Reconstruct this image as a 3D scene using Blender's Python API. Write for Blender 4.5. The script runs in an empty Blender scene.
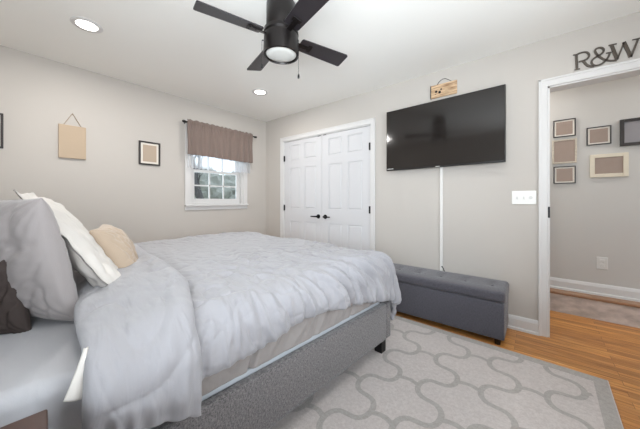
import bpy, bmesh, math, random
from math import sin, cos, pi, radians, hypot, sqrt, exp
from mathutils import Vector, Matrix, noise

random.seed(7)
SC = bpy.context.scene
COL = SC.collection

# ------------------------------------------------------------------ camera
cd = bpy.data.cameras.new('camera')
cam = bpy.data.objects.new('camera', cd)
COL.objects.link(cam)
cd.sensor_width = 36.0
cd.lens = 262.0 / 640.0 * 36.0
cd.shift_y = -14.5 / 640.0
cd.clip_start = 0.02
cam.location = (3.525, -2.840, 1.12)
cam.rotation_euler = (radians(90), 0, radians(39.5))
SC.camera = cam

# ------------------------------------------------------------------ world, exposure
SC.view_settings.view_transform = 'Standard'
SC.view_settings.look = 'None'
SC.view_settings.gamma = 1.0
SC.view_settings.use_curve_mapping = False
SC.view_settings.exposure = 0.14

world = bpy.data.worlds.new('world')
SC.world = world
world.use_nodes = True
wn = world.node_tree.nodes
wl = world.node_tree.links
wn.clear()
wo = wn.new('ShaderNodeOutputWorld')
wb = wn.new('ShaderNodeBackground')
wtc = wn.new('ShaderNodeTexCoord')
wsep = wn.new('ShaderNodeSeparateXYZ')
wr = wn.new('ShaderNodeValToRGB')
wr.color_ramp.elements[0].position = 0.45
wr.color_ramp.elements[0].color = (0.30, 0.33, 0.34, 1)
wr.color_ramp.elements[1].position = 0.56
wr.color_ramp.elements[1].color = (0.78, 0.88, 1.0, 1)
wmr = wn.new('ShaderNodeMapRange')
wmr.inputs['From Min'].default_value = -1
wmr.inputs['From Max'].default_value = 1
wl.new(wtc.outputs['Generated'], wsep.inputs[0])
wl.new(wsep.outputs['Z'], wmr.inputs['Value'])
wl.new(wmr.outputs[0], wr.inputs[0])
wl.new(wr.outputs[0], wb.inputs['Color'])
wb.inputs['Strength'].default_value = 2.2
wl.new(wb.outputs[0], wo.inputs['Surface'])

def area_light(name, loc, rot, sx, sy, power, col, shape='RECTANGLE', spread=170):
    l = bpy.data.lights.new(name, 'AREA')
    l.shape = shape
    l.size = sx
    if shape in ('RECTANGLE', 'ELLIPSE'):
        l.size_y = sy
    l.energy = power
    l.color = col
    l.spread = radians(spread)
    o = bpy.data.objects.new(name, l)
    COL.objects.link(o)
    o.location = loc
    o.rotation_euler = rot
    return o

# upward-tilted cool fill lamps in two added, unseen windows (back wall and right wall)
DAY = (0.87, 0.935, 1.0)
area_light('fill_back_window', (3.55, -3.37, 1.32), (radians(118), 0, radians(42)), 1.5, 0.95, 54, DAY, spread=125)
area_light('fill_right_window', (4.63, -1.75, 1.50), (radians(106), 0, radians(90)), 1.4, 1.1, 27, DAY)
area_light('daylight_left_window', (-0.13, -0.86, 1.62), (radians(90), 0, radians(-90)), 0.7, 0.95, 5, DAY)
WARM = (1.0, 0.97, 0.94)
CAN_POS = [(0.912, -2.433), (0.923, -0.836), (3.53, -0.836), (3.53, -2.433)]
CAN_POWER = (12, 9, 2.5, 3)
HALL_FILL_POWER = 6

# ------------------------------------------------------------------ materials
def srgb(r, g, b):
    f = lambda c: ((c / 255) / 12.92) if c / 255 <= 0.04045 else (((c / 255) + 0.055) / 1.055) ** 2.4
    return (f(r), f(g), f(b), 1.0)

def mat(name, col, rough=0.6, metal=0.0, bump=0.0, scale=50.0, vary=0.0, vscale=5.0, sheen=0.0,
        spec=0.5, emit=None, estr=0.0, detail=3.0, stretch=(1, 1, 1), coat=0.0):
    m = bpy.data.materials.new(name)
    m.use_nodes = True
    nt = m.node_tree
    p = nt.nodes['Principled BSDF']
    p.inputs['Base Color'].default_value = col
    p.inputs['Roughness'].default_value = rough
    p.inputs['Metallic'].default_value = metal
    p.inputs['Specular IOR Level'].default_value = spec
    p.inputs['Coat Weight'].default_value = coat
    if sheen:
        p.inputs['Sheen Weight'].default_value = sheen
        p.inputs['Sheen Roughness'].default_value = 0.5
    if emit:
        p.inputs['Emission Color'].default_value = emit
        p.inputs['Emission Strength'].default_value = estr
    tc = nt.nodes.new('ShaderNodeTexCoord')
    mp = nt.nodes.new('ShaderNodeMapping')
    mp.inputs['Scale'].default_value = stretch
    nt.links.new(tc.outputs['Object'], mp.inputs['Vector'])
    if vary:
        n = nt.nodes.new('ShaderNodeTexNoise')
        n.inputs['Scale'].default_value = vscale
        n.inputs['Detail'].default_value = detail
        nt.links.new(mp.outputs[0], n.inputs['Vector'])
        mx = nt.nodes.new('ShaderNodeMix')
        mx.data_type = 'RGBA'
        mx.inputs['A'].default_value = tuple(c * (1 - vary) for c in col[:3]) + (1,)
        mx.inputs['B'].default_value = tuple(min(1, c * (1 + vary)) for c in col[:3]) + (1,)
        nt.links.new(n.outputs['Fac'], mx.inputs['Factor'])
        nt.links.new(mx.outputs['Result'], p.inputs['Base Color'])
    if bump:
        n2 = nt.nodes.new('ShaderNodeTexNoise')
        n2.inputs['Scale'].default_value = scale
        n2.inputs['Detail'].default_value = 4
        nt.links.new(mp.outputs[0], n2.inputs['Vector'])
        b = nt.nodes.new('ShaderNodeBump')
        b.inputs['Strength'].default_value = bump
        b.inputs['Distance'].default_value = 0.004
        nt.links.new(n2.outputs['Fac'], b.inputs['Height'])
        nt.links.new(b.outputs[0], p.inputs['Normal'])
    return m

def mix_node(nt, fac, a, b):
    mx = nt.nodes.new('ShaderNodeMix')
    mx.data_type = 'RGBA'
    for s, v in (('Factor', fac), ('A', a), ('B', b)):
        if isinstance(v, (tuple, float, int)):
            mx.inputs[s].default_value = v
        else:
            nt.links.new(v, mx.inputs[s])
    return mx.outputs['Result']

M = {}
M['wall'] = mat('wall_paint', srgb(193, 187, 180), 0.75, bump=0.08, scale=180, vary=0.012, vscale=2)
M['wall_hall'] = mat('hall_paint', srgb(196, 193, 188), 0.75, bump=0.08, scale=180)
M['ceiling'] = mat('ceiling_paint', srgb(242, 241, 236), 0.85, bump=0.05, scale=200)
M['trim'] = mat('white_trim_paint', srgb(214, 212, 210), 0.4, spec=0.4)
M['door'] = mat('white_door_paint', srgb(208, 207, 208), 0.42, spec=0.4)
M['black_metal'] = mat('black_metal', srgb(22, 21, 22), 0.4, 0.3)
M['bronze'] = mat('dark_bronze_metal', srgb(30, 26, 25), 0.33, 0.55)
M['blade'] = mat('dark_fan_blade', srgb(38, 34, 37), 0.30, 0.0, vary=0.12, vscale=6, stretch=(1, 8, 8), bump=0.05, scale=30)
M['frost'] = mat('frosted_glass_lens', srgb(205, 205, 200), 0.35)
M['lamp_on'] = mat('lit_lamp_lens', srgb(255, 250, 242), 0.5, emit=(1.0, 0.96, 0.9, 1), estr=6.0)
M['duvet'] = mat('pale_grey_cotton', srgb(153, 151, 154), 0.85, bump=0.16, scale=260, vary=0.02, vscale=3, sheen=0.25)
def creases(m, scale=26.0, strength=0.45, dist=0.010, stretch=(0.22, 1.0, 0.22)):
    """soft drapery bump, running across the bed and down its sides"""
    nt = m.node_tree
    p = nt.nodes['Principled BSDF']
    old = p.inputs['Normal'].links[0].from_node
    tc = nt.nodes.new('ShaderNodeTexCoord')
    mp = nt.nodes.new('ShaderNodeMapping')
    mp.inputs['Scale'].default_value = stretch
    mp.inputs['Rotation'].default_value = (0.0, 0.0, 0.35)
    n = nt.nodes.new('ShaderNodeTexNoise')
    n.inputs['Scale'].default_value = scale
    n.inputs['Detail'].default_value = 2
    n.inputs['Distortion'].default_value = 0.5
    nt.links.new(tc.outputs['Object'], mp.inputs['Vector'])
    nt.links.new(mp.outputs[0], n.inputs['Vector'])
    bp = nt.nodes.new('ShaderNodeBump')
    bp.inputs['Strength'].default_value = strength
    bp.inputs['Distance'].default_value = dist
    nt.links.new(n.outputs['Fac'], bp.inputs['Height'])
    nt.links.new(old.outputs[0], bp.inputs['Normal'])
    nt.links.new(bp.outputs[0], p.inputs['Normal'])
creases(M['duvet'], 24, 0.8)
M['sheet'] = mat('light_grey_sheet', srgb(180, 179, 182), 0.85, bump=0.16, scale=260, sheen=0.2)
M['mattress'] = mat('white_mattress_ticking', srgb(196, 199, 203), 0.8, bump=0.2, scale=120)
M['pillow_grey'] = mat('grey_pillow_cotton', srgb(152, 145, 143), 0.8, bump=0.16, scale=260, sheen=0.3)
M['pillow_white'] = mat('white_pillow_cotton', srgb(212, 206, 199), 0.8, bump=0.14, scale=260, sheen=0.2)
M['pillow_beige'] = mat('beige_pillow_fabric', srgb(182, 162, 141), 0.85, bump=0.2, scale=220, sheen=0.3)
M['pillow_brown'] = mat('dark_brown_pillow_fabric', srgb(60, 50, 46), 0.85, bump=0.2, scale=220)
M['valance'] = mat('taupe_valance_fabric', srgb(120, 104, 96), 0.8, bump=0.25, scale=200, sheen=0.2, vary=0.06, vscale=30)
M['walnut'] = mat('brown_wood', srgb(62, 38, 31), 0.4, vary=0.3, vscale=10, stretch=(1, 8, 1))
M['tan_board'] = mat('tan_board', srgb(186, 166, 143), 0.8, bump=0.05, scale=80)
M['tan_print'] = mat('tan_print', srgb(180, 162, 143), 0.7)
M['taupe_print'] = mat('taupe_print', srgb(152, 134, 122), 0.6, vary=0.1, vscale=12)
M['grey_print'] = mat('grey_print', srgb(140, 136, 138), 0.5, vary=0.08, vscale=12)
M['mat_white'] = mat('cream_picture_mount', srgb(226, 219, 208), 0.7)
M['frame_black'] = mat('black_picture_frame', srgb(46, 40, 38), 0.45)
M['frame_cream'] = mat('cream_picture_frame', srgb(214, 204, 184), 0.5, vary=0.05, vscale=20)
M['frame_worn'] = mat('distressed_cream_frame', srgb(196, 186, 170), 0.7, vary=0.35, vscale=60)
M['rope'] = mat('jute_rope', srgb(160, 140, 115), 0.9)
M['plastic'] = mat('white_plastic', srgb(236, 235, 230), 0.35)
M['plastic_grey'] = mat('pale_grey_plastic', srgb(214, 213, 209), 0.4)
M['cable'] = mat('white_cable_cover', srgb(226, 224, 220), 0.4)
M['rubber'] = mat('black_rubber', srgb(18, 18, 18), 0.6)
M['letters'] = mat('dark_pewter_metal', srgb(84, 76, 68), 0.45, 0.3, vary=0.1, vscale=40)
M['tv_body'] = mat('black_television_plastic', srgb(20, 19, 19), 0.35)
M['tv_screen'] = mat('dark_television_screen', srgb(36, 32, 30), 0.10, spec=0.55)
M['riser'] = mat('grey_stone_riser', srgb(204, 195, 188), 0.7, vary=0.55, vscale=11, detail=8, bump=0.3, scale=30, stretch=(1, 1, 2))
M['nosing'] = mat('brown_step_nosing', srgb(158, 122, 94), 0.45, vary=0.1, vscale=8, stretch=(1, 10, 1))
M['bark'] = mat('tree_bark', srgb(76, 72, 70), 0.9, vary=0.3, vscale=10)
M['hedge'] = mat('evergreen_leaves', srgb(146, 146, 136), 0.9, vary=0.5, vscale=6, bump=1.0, scale=10)
M['grass'] = mat('winter_lawn', srgb(110, 115, 95), 0.95, vary=0.3, vscale=2)
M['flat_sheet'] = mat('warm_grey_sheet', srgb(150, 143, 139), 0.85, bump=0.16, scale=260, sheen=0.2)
M['siding'] = mat('exterior_sheathing', srgb(190, 188, 182), 0.8)
M['stitch'] = mat('dark_button_fabric', srgb(70, 68, 74), 0.8)

creases(M['sheet'], 20, 0.35)
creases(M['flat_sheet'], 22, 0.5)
creases(M['pillow_grey'], 14, 0.4, stretch=(0.5, 1, 0.3))
creases(M['pillow_white'], 14, 0.4, stretch=(0.5, 1, 0.3))

def glass_mat():
    m = bpy.data.materials.new('window_glass')
    m.use_nodes = True
    nt = m.node_tree
    nt.nodes.clear()
    o = nt.nodes.new('ShaderNodeOutputMaterial')
    t = nt.nodes.new('ShaderNodeBsdfTransparent')
    t.inputs[0].default_value = (0.93, 0.96, 0.97, 1)
    g = nt.nodes.new('ShaderNodeBsdfGlossy')
    g.inputs['Roughness'].default_value = 0.03
    mx = nt.nodes.new('ShaderNodeMixShader')
    f = nt.nodes.new('ShaderNodeFresnel')
    f.inputs[0].default_value = 1.4
    nt.links.new(f.outputs[0], mx.inputs[0])
    nt.links.new(t.outputs[0], mx.inputs[1])
    nt.links.new(g.outputs[0], mx.inputs[2])
    nt.links.new(mx.outputs[0], o.inputs[0])
    return m
M['glass'] = glass_mat()

def sheer_mat():
    m = bpy.data.materials.new('sheer_fabric')
    m.use_nodes = True
    nt = m.node_tree
    nt.nodes.clear()
    o = nt.nodes.new('ShaderNodeOutputMaterial')
    t = nt.nodes.new('ShaderNodeBsdfTransparent')
    d = nt.nodes.new('ShaderNodeBsdfDiffuse')
    d.inputs[0].default_value = srgb(226, 228, 232)
    tr = nt.nodes.new('ShaderNodeBsdfTranslucent')
    tr.inputs[0].default_value = srgb(226, 228, 232)
    a = nt.nodes.new('ShaderNodeMixShader')
    nt.links.new(d.outputs[0], a.inputs[1])
    nt.links.new(tr.outputs[0], a.inputs[2])
    b = nt.nodes.new('ShaderNodeMixShader')
    b.inputs[0].default_value = 0.55
    nt.links.new(t.outputs[0], b.inputs[1])
    nt.links.new(a.outputs[0], b.inputs[2])
    nt.links.new(b.outputs[0], o.inputs[0])
    return m
M['sheer'] = sheer_mat()

def tweed(name, ca, cb, sc=260):
    m = mat(name, ca, 0.9, sheen=0.3)
    nt = m.node_tree
    p = nt.nodes['Principled BSDF']
    tc = nt.nodes.new('ShaderNodeTexCoord')
    res = []
    for s in ((1, 1, 0.25), (0.3, 0.3, 1.2)):
        mp = nt.nodes.new('ShaderNodeMapping')
        mp.inputs['Scale'].default_value = s
        nt.links.new(tc.outputs['Object'], mp.inputs['Vector'])
        n = nt.nodes.new('ShaderNodeTexNoise')
        n.inputs['Scale'].default_value = sc
        n.inputs['Detail'].default_value = 2
        nt.links.new(mp.outputs[0], n.inputs['Vector'])
        res.append(n.outputs['Fac'])
    ad = nt.nodes.new('ShaderNodeMath')
    ad.operation = 'ADD'
    nt.links.new(res[0], ad.inputs[0])
    nt.links.new(res[1], ad.inputs[1])
    mr = nt.nodes.new('ShaderNodeMapRange')
    mr.inputs['From Min'].default_value = 0.75
    mr.inputs['From Max'].default_value = 1.25
    nt.links.new(ad.outputs[0], mr.inputs['Value'])
    nt.links.new(mix_node(nt, mr.outputs[0], ca, cb), p.inputs['Base Color'])
    b = nt.nodes.new('ShaderNodeBump')
    b.inputs['Strength'].default_value = 0.4
    b.inputs['Distance'].default_value = 0.002
    nt.links.new(mr.outputs[0], b.inputs['Height'])
    nt.links.new(b.outputs[0], p.inputs['Normal'])
    return m
M['bed_fabric'] = tweed('grey_tweed_upholstery', srgb(70, 67, 68), srgb(134, 129, 128), 290)
M['bench_fabric'] = tweed('charcoal_upholstery', srgb(66, 64, 72), srgb(84, 82, 89), 240)
M['rug'] = tweed('cream_rug_pile', srgb(184, 175, 171), srgb(200, 192, 188), 200)
M['rug_line'] = tweed('grey_rug_pile', srgb(158, 152, 147), srgb(174, 168, 163), 200)

def floor_mat():
    m = bpy.data.materials.new('oak_strip_floor')
    m.use_nodes = True
    nt = m.node_tree
    p = nt.nodes['Principled BSDF']
    tc = nt.nodes.new('ShaderNodeTexCoord')
    br = nt.nodes.new('ShaderNodeTexBrick')
    br.offset = 0.37
    br.offset_frequency = 2
    br.inputs['Scale'].default_value = 1.0
    br.inputs['Brick Width'].default_value = 0.85
    br.inputs['Row Height'].default_value = 0.057
    br.inputs['Mortar Size'].default_value = 0.0012
    br.inputs['Mortar Smooth'].default_value = 0.3
    br.inputs['Color1'].default_value = (0, 0, 0, 1)
    br.inputs['Color2'].default_value = (1, 1, 1, 1)
    br.inputs['Mortar'].default_value = (0.5, 0.5, 0.5, 1)
    nt.links.new(tc.outputs['Object'], br.inputs['Vector'])
    mp = nt.nodes.new('ShaderNodeMapping')
    mp.inputs['Scale'].default_value = (1.3, 22, 1)
    nt.links.new(tc.outputs['Object'], mp.inputs['Vector'])
    # shift the grain per plank
    ad = nt.nodes.new('ShaderNodeVectorMath')
    ad.operation = 'ADD'
    sc = nt.nodes.new('ShaderNodeVectorMath')
    sc.operation = 'SCALE'
    sc.inputs['Scale'].default_value = 7.0
    nt.links.new(br.outputs['Color'], sc.inputs[0])
    nt.links.new(mp.outputs[0], ad.inputs[0])
    nt.links.new(sc.outputs[0], ad.inputs[1])
    n = nt.nodes.new('ShaderNodeTexNoise')
    n.inputs['Scale'].default_value = 2.2
    n.inputs['Detail'].default_value = 7
    n.inputs['Roughness'].default_value = 0.65
    n.inputs['Distortion'].default_value = 0.6
    nt.links.new(ad.outputs[0], n.inputs['Vector'])
    ramp = nt.nodes.new('ShaderNodeValToRGB')
    e = ramp.color_ramp.elements
    e[0].position = 0.30
    e[0].color = srgb(160, 102, 50)
    e[1].position = 0.72
    e[1].color = srgb(230, 178, 112)
    x = e.new(0.50)
    x.color = srgb(212, 150, 84)
    nt.links.new(n.outputs['Fac'], ramp.inputs[0])
    tint = mix_node(nt, br.outputs['Color'], srgb(214, 204, 198), srgb(255, 250, 240))
    mul = nt.nodes.new('ShaderNodeMix')
    mul.data_type = 'RGBA'
    mul.blend_type = 'MULTIPLY'
    mul.inputs['Factor'].default_value = 1
    nt.links.new(ramp.outputs[0], mul.inputs['A'])
    nt.links.new(tint, mul.inputs['B'])
    fin = mix_node(nt, br.outputs['Fac'], mul.outputs['Result'], srgb(120, 74, 40))
    nt.links.new(fin, p.inputs['Base Color'])
    p.inputs['Roughness'].default_value = 0.33
    b = nt.nodes.new('ShaderNodeBump')
    b.inputs['Strength'].default_value = 0.12
    b.inputs['Distance'].default_value = 0.002
    nt.links.new(n.outputs['Fac'], b.inputs['Height'])
    nt.links.new(b.outputs[0], p.inputs['Normal'])
    return m
M['floor'] = floor_mat()

def plank_sign_mat():
    m = mat('weathered_plank', srgb(196, 160, 120), 0.8)
    nt = m.node_tree
    p = nt.nodes['Principled BSDF']
    tc = nt.nodes.new('ShaderNodeTexCoord')
    mp = nt.nodes.new('ShaderNodeMapping')
    mp.inputs['Scale'].default_value = (6, 6, 45)
    nt.links.new(tc.outputs['Object'], mp.inputs['Vector'])
    n = nt.nodes.new('ShaderNodeTexNoise')
    n.inputs['Scale'].default_value = 1.5
    n.inputs['Detail'].default_value = 5
    nt.links.new(mp.outputs[0], n.inputs['Vector'])
    r = nt.nodes.new('ShaderNodeValToRGB')
    r.color_ramp.elements[0].position = 0.32
    r.color_ramp.elements[0].color = srgb(150, 114, 82)
    r.color_ramp.elements[1].position = 0.68
    r.color_ramp.elements[1].color = srgb(226, 196, 160)
    nt.links.new(n.outputs['Fac'], r.inputs[0])
    nt.links.new(r.outputs[0], p.inputs['Base Color'])
    return m
M['plank'] = plank_sign_mat()

# ------------------------------------------------------------------ helpers
class MB:
    def __init__(s):
        s.bm = bmesh.new()
        s.mi = 0
    def _mark(s, fs):
        for f in fs:
            f.material_index = s.mi
    def box(s, x0, x1, y0, y1, z0, z1, bev=0.0, seg=2, mtx=None):
        r = bmesh.ops.create_cube(s.bm, size=1.0)
        vs = r['verts']
        for v in vs:
            v.co = Vector(((x0 + x1) / 2 + v.co.x * (x1 - x0), (y0 + y1) / 2 + v.co.y * (y1 - y0), (z0 + z1) / 2 + v.co.z * (z1 - z0)))
        fs = set(f for v in vs for f in v.link_faces)
        if bev:
            es = list(set(e for v in vs for e in v.link_edges))
            rr = bmesh.ops.bevel(s.bm, geom=es, offset=bev, segments=seg, profile=0.5, affect='EDGES')
            fs = set(rr['faces'])
            vs = set(v for f in fs for v in f.verts)
            fs = set(f for v in vs for f in v.link_faces)
        if mtx is not None:
            bmesh.ops.transform(s.bm, matrix=mtx, verts=list(vs))
        s._mark(fs)
        return s
    def cyl(s, p0, p1, r0, r1=None, n=24, caps=True):
        p0 = Vector(p0); p1 = Vector(p1)
        r1 = r0 if r1 is None else r1
        d = p1 - p0
        q = d.to_track_quat('Z', 'Y').to_matrix().to_4x4()
        r = bmesh.ops.create_cone(s.bm, cap_ends=caps, segments=n, radius1=r0, radius2=r1, depth=d.length,
                                  matrix=Matrix.Translation((p0 + p1) / 2) @ q)
        s._mark(set(f for v in r['verts'] for f in v.link_faces))
        return s
    def lathe(s, prof, c=(0, 0, 0), n=40):
        rings = []
        for r, z in prof:
            if r < 1e-6:
                rings.append([s.bm.verts.new((c[0], c[1], c[2] + z))])
            else:
                rings.append([s.bm.verts.new((c[0] + r * cos(2 * pi * k / n), c[1] + r * sin(2 * pi * k / n), c[2] + z)) for k in range(n)])
        for a, b in zip(rings, rings[1:]):
            for k in range(n):
                k2 = (k + 1) % n
                if len(a) == 1 and len(b) == 1:
                    continue
                if len(a) == 1:
                    f = s.bm.faces.new((a[0], b[k], b[k2]))
                elif len(b) == 1:
                    f = s.bm.faces.new((a[k], b[0], a[k2]))
                else:
                    f = s.bm.faces.new((a[k], b[k], b[k2], a[k2]))
                f.material_index = s.mi
        return s
    def tube(s, pts, r, n=8, caps=True):
        pts = [Vector(p) for p in pts]
        rs = r if isinstance(r, (list, tuple)) else [r] * len(pts)
        rings = []
        prev = None
        for i, p in enumerate(pts):
            t = (pts[min(i + 1, len(pts) - 1)] - pts[max(i - 1, 0)]).normalized()
            if prev is None:
                up = Vector((0, 0, 1)) if abs(t.z) < 0.9 else Vector((1, 0, 0))
                u = t.cross(up).normalized()
            else:
                u = (prev - t * prev.dot(t)).normalized()
            prev = u
            w = t.cross(u)
            rings.append([s.bm.verts.new(p + (u * cos(2 * pi * k / n) + w * sin(2 * pi * k / n)) * rs[i]) for k in range(n)])
        for a, b in zip(rings, rings[1:]):
            for k in range(n):
                f = s.bm.faces.new((a[k], a[(k + 1) % n], b[(k + 1) % n], b[k]))
                f.material_index = s.mi
        if caps:
            for rg in (rings[0][::-1], rings[-1]):
                s.bm.faces.new(rg).material_index = s.mi
        return s
    def grid(s, fn, nu, nv, closed_u=False):
        V = [[s.bm.verts.new(fn(i / (nu if closed_u else nu - 1), j / (nv - 1))) for j in range(nv)] for i in range(nu)]
        for i in range(nu if closed_u else nu - 1):
            i2 = (i + 1) % nu
            for j in range(nv - 1):
                f = s.bm.faces.new((V[i][j], V[i2][j], V[i2][j + 1], V[i][j + 1]))
                f.material_index = s.mi
        return V
    def prism(s, poly, axis, a, b):
        """extrude a 2D polygon along an axis: x -> (y,z), y -> (x,z), z -> (x,y)"""
        def mk(p, t):
            return {'x': (t, p[0], p[1]), 'y': (p[0], t, p[1]), 'z': (p[0], p[1], t)}[axis]
        A = [s.bm.verts.new(mk(p, a)) for p in poly]
        B = [s.bm.verts.new(mk(p, b)) for p in poly]
        fs = [s.bm.faces.new(A), s.bm.faces.new(B[::-1])]
        n = len(poly)
        for k in range(n):
            fs.append(s.bm.faces.new((A[k], B[k], B[(k + 1) % n], A[(k + 1) % n])))
        s._mark(fs)
        return s
    def build(s, name, mats, parent=None, smooth=False, angle=40, solid=0, subsurf=0, fix=True):
        if fix:
            bmesh.ops.recalc_face_normals(s.bm, faces=s.bm.faces[:])
        me = bpy.data.meshes.new(name)
        s.bm.to_mesh(me)
        s.bm.free()
        if not isinstance(mats, (list, tuple)):
            mats = [mats]
        for m in mats:
            me.materials.append(m)
        o = bpy.data.objects.new(name, me)
        COL.objects.link(o)
        if parent is not None:
            o.parent = parent
        if smooth:
            me.polygons.foreach_set('use_smooth', [True] * len(me.polygons))
            if angle < 180:
                bm2 = bmesh.new()
                bm2.from_mesh(me)
                for e in bm2.edges:
                    if len(e.link_faces) == 2 and e.calc_face_angle(0) > radians(angle):
                        e.smooth = False
                bm2.to_mesh(me)
                bm2.free()
        if solid:
            md = o.modifiers.new('thickness', 'SOLIDIFY')
            md.thickness = solid
            md.offset = -1
        if subsurf:
            md = o.modifiers.new('smooth', 'SUBSURF')
            md.levels = subsurf
            md.render_levels = subsurf
        return o

def tag(o, label=None, cat=None, group=None, kind=None):
    if label: o['label'] = label
    if cat: o['category'] = cat
    if group: o['group'] = group
    if kind: o['kind'] = kind
    return o

def empty(name, loc=(0, 0, 0), rz=0.0, **k):
    o = bpy.data.objects.new(name, None)
    o.empty_display_size = 0.1
    COL.objects.link(o)
    o.location = loc
    o.rotation_euler = (0, 0, rz)
    return tag(o, **k)

def copy_tree(o, parent=None):
    c = o.copy()
    COL.objects.link(c)
    if parent is not None:
        c.parent = parent
    for ch in [x for x in bpy.data.objects if x.parent == o]:
        copy_tree(ch, c)
    return c

def lerp(a, b, t):
    return a + (b - a) * t

def sm(a, b, x):
    t = max(0.0, min(1.0, (x - a) / (b - a)))
    return t * t * (3 - 2 * t)

def interp(tab, x):
    if x <= tab[0][0]: return tab[0][1]
    for (a, b), (c, d) in zip(tab, tab[1:]):
        if x <= c:
            return b + (d - b) * (x - a) / (c - a)
    return tab[-1][1]

def nz(x, y, z=0.0):
    return noise.noise(Vector((x, y, z)))

# ------------------------------------------------------------------ room shell
H = 2.44
RX, RY = 4.60, -3.35        # right wall and back wall
T = 0.12
HX0, HX1, HY = 2.9, 5.4, 0.82   # hall beyond the doorway
st = dict(kind='structure')

tag(MB().box(-T, HX1 + T, RY - T, 2.0, -0.10, 0.0).build('floor', M['floor']), **st)
tag(MB().box(-T, RX + T, RY - T, T, H, H + 0.1).build('ceiling', M['ceiling']), **st)
tag(MB().box(HX0, HX1 + T, T, HY + 0.2, H, H + 0.1).build('ceiling_hall', M['ceiling']), **st)

# window openings
WY0, WY1, WZ0, WZ1 = -1.262, -0.452, 1.06, 2.10
w = MB()
w.box(-T, 0, RY - T, WY0, 0, H)
w.box(-T, 0, WY1, T, 0, H)
w.box(-T, 0, WY0, WY1, 0, WZ0)
w.box(-T, 0, WY0, WY1, WZ1, H)
tag(w.build('wall_left', M['wall']), **st)

CX0, CX1, CZ = 0.440, 1.985, 2.040     # closet opening
DX0, DX1, DZ = 3.600, 4.410, 2.045     # doorway
w = MB()
w.box(0, CX0, 0, T, 0, H)
w.box(CX0, CX1, 0, T, CZ, H)
w.box(CX1, DX0, 0, T, 0, H)
w.box(DX0, DX1, 0, T, DZ, H)
w.box(DX1, RX + T, 0, T, 0, H)
tag(w.build('wall_far', M['wall']), **st)
# closet interior
w = MB()
w.box(CX0 - 0.1, CX1 + 0.1, 0.70, 0.76, 0, H)
w.box(CX0 - 0.16, CX0 - 0.1, T, 0.76, 0, H)
w.box(CX1 + 0.1, CX1 + 0.16, T, 0.76, 0, H)
tag(w.build('wall_closet', M['wall']), **st)

RW0, RW1 = -2.50, -1.00
w = MB()
w.box(RX, RX + T, RY - T, RW0, 0, H)
w.box(RX, RX + T, RW1, 0, 0, H)
w.box(RX, RX + T, RW0, RW1, 0, 0.9)
w.box(RX, RX + T, RW0, RW1, 2.1, H)
tag(w.build('wall_right', M['wall']), **st)
BW0, BW1 = 2.75, 4.35
w = MB()
w.box(0, BW0, RY - T, RY, 0, H)
w.box(BW1, RX, RY - T, RY, 0, H)
w.box(BW0, BW1, RY - T, RY, 0, 0.80)
w.box(BW0, BW1, RY - T, RY, 1.82, H)
tag(w.build('wall_back', M['wall']), **st)

# hall walls
w = MB()
w.box(HX0, HX1 + T, HY, HY + T, 0, H)
tag(w.build('wall_hall_far', M['wall_hall']), **st)
tag(MB().box(HX1, HX1 + T, T, HY, 0, H).build('wall_hall_right', M['wall_hall']), **st)
tag(MB().box(HX0 - T, HX0, T, HY, 0, H).build('wall_hall_left', M['wall_hall']), **st)

def base_profile(h=0.115):
    return [(0, 0), (0.028, 0), (0.026, 0.018), (0.016, 0.024), (0.016, h - 0.028), (0.010, h - 0.008), (0.006, h), (0, h)]

def baseboard(name, axis, wallc, sgn, a, b, z=0.0, h=0.115):
    """board on a wall face at coordinate wallc; sgn points into the room; runs a..b along the other axis"""
    m = MB()
    if axis == 'x':   # runs along x on wall y=wallc
        m.prism([(wallc + sgn * p, z + q) for p, q in base_profile(h)], 'x', a, b)
    else:
        m.prism([(wallc + sgn * p, z + q) for p, q in base_profile(h)], 'y', a, b)
    return tag(m.build(name, M['trim']), **st)

baseboard('baseboard_far', 'x', 0, -1, 2.040, 3.545)
baseboard('baseboard_far_corner', 'x', 0, -1, 0.03, 0.378)
baseboard('baseboard_far_right', 'x', 0, -1, 4.466, RX - 0.03)
baseboard('baseboard_left', 'y', 0, 1, RY, 0)
baseboard('baseboard_right', 'y', RX, -1, RY, 0)
baseboard('baseboard_back', 'x', RY, 1, 0.03, RX - 0.03)
baseboard('baseboard_hall', 'x', HY, -1, HX0, HX1, z=0.205, h=0.108)

# hall ledge: stone-look riser with a wooden nosing
tag(MB().box(HX0, HX1, 0.700, HY, 0, 0.180).build('trim_riser', M['riser']), **st)
tag(MB().box(HX0, HX1, 0.683, HY, 0.180, 0.205, bev=0.006).build('trim_nosing', M['nosing']), **st)

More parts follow.
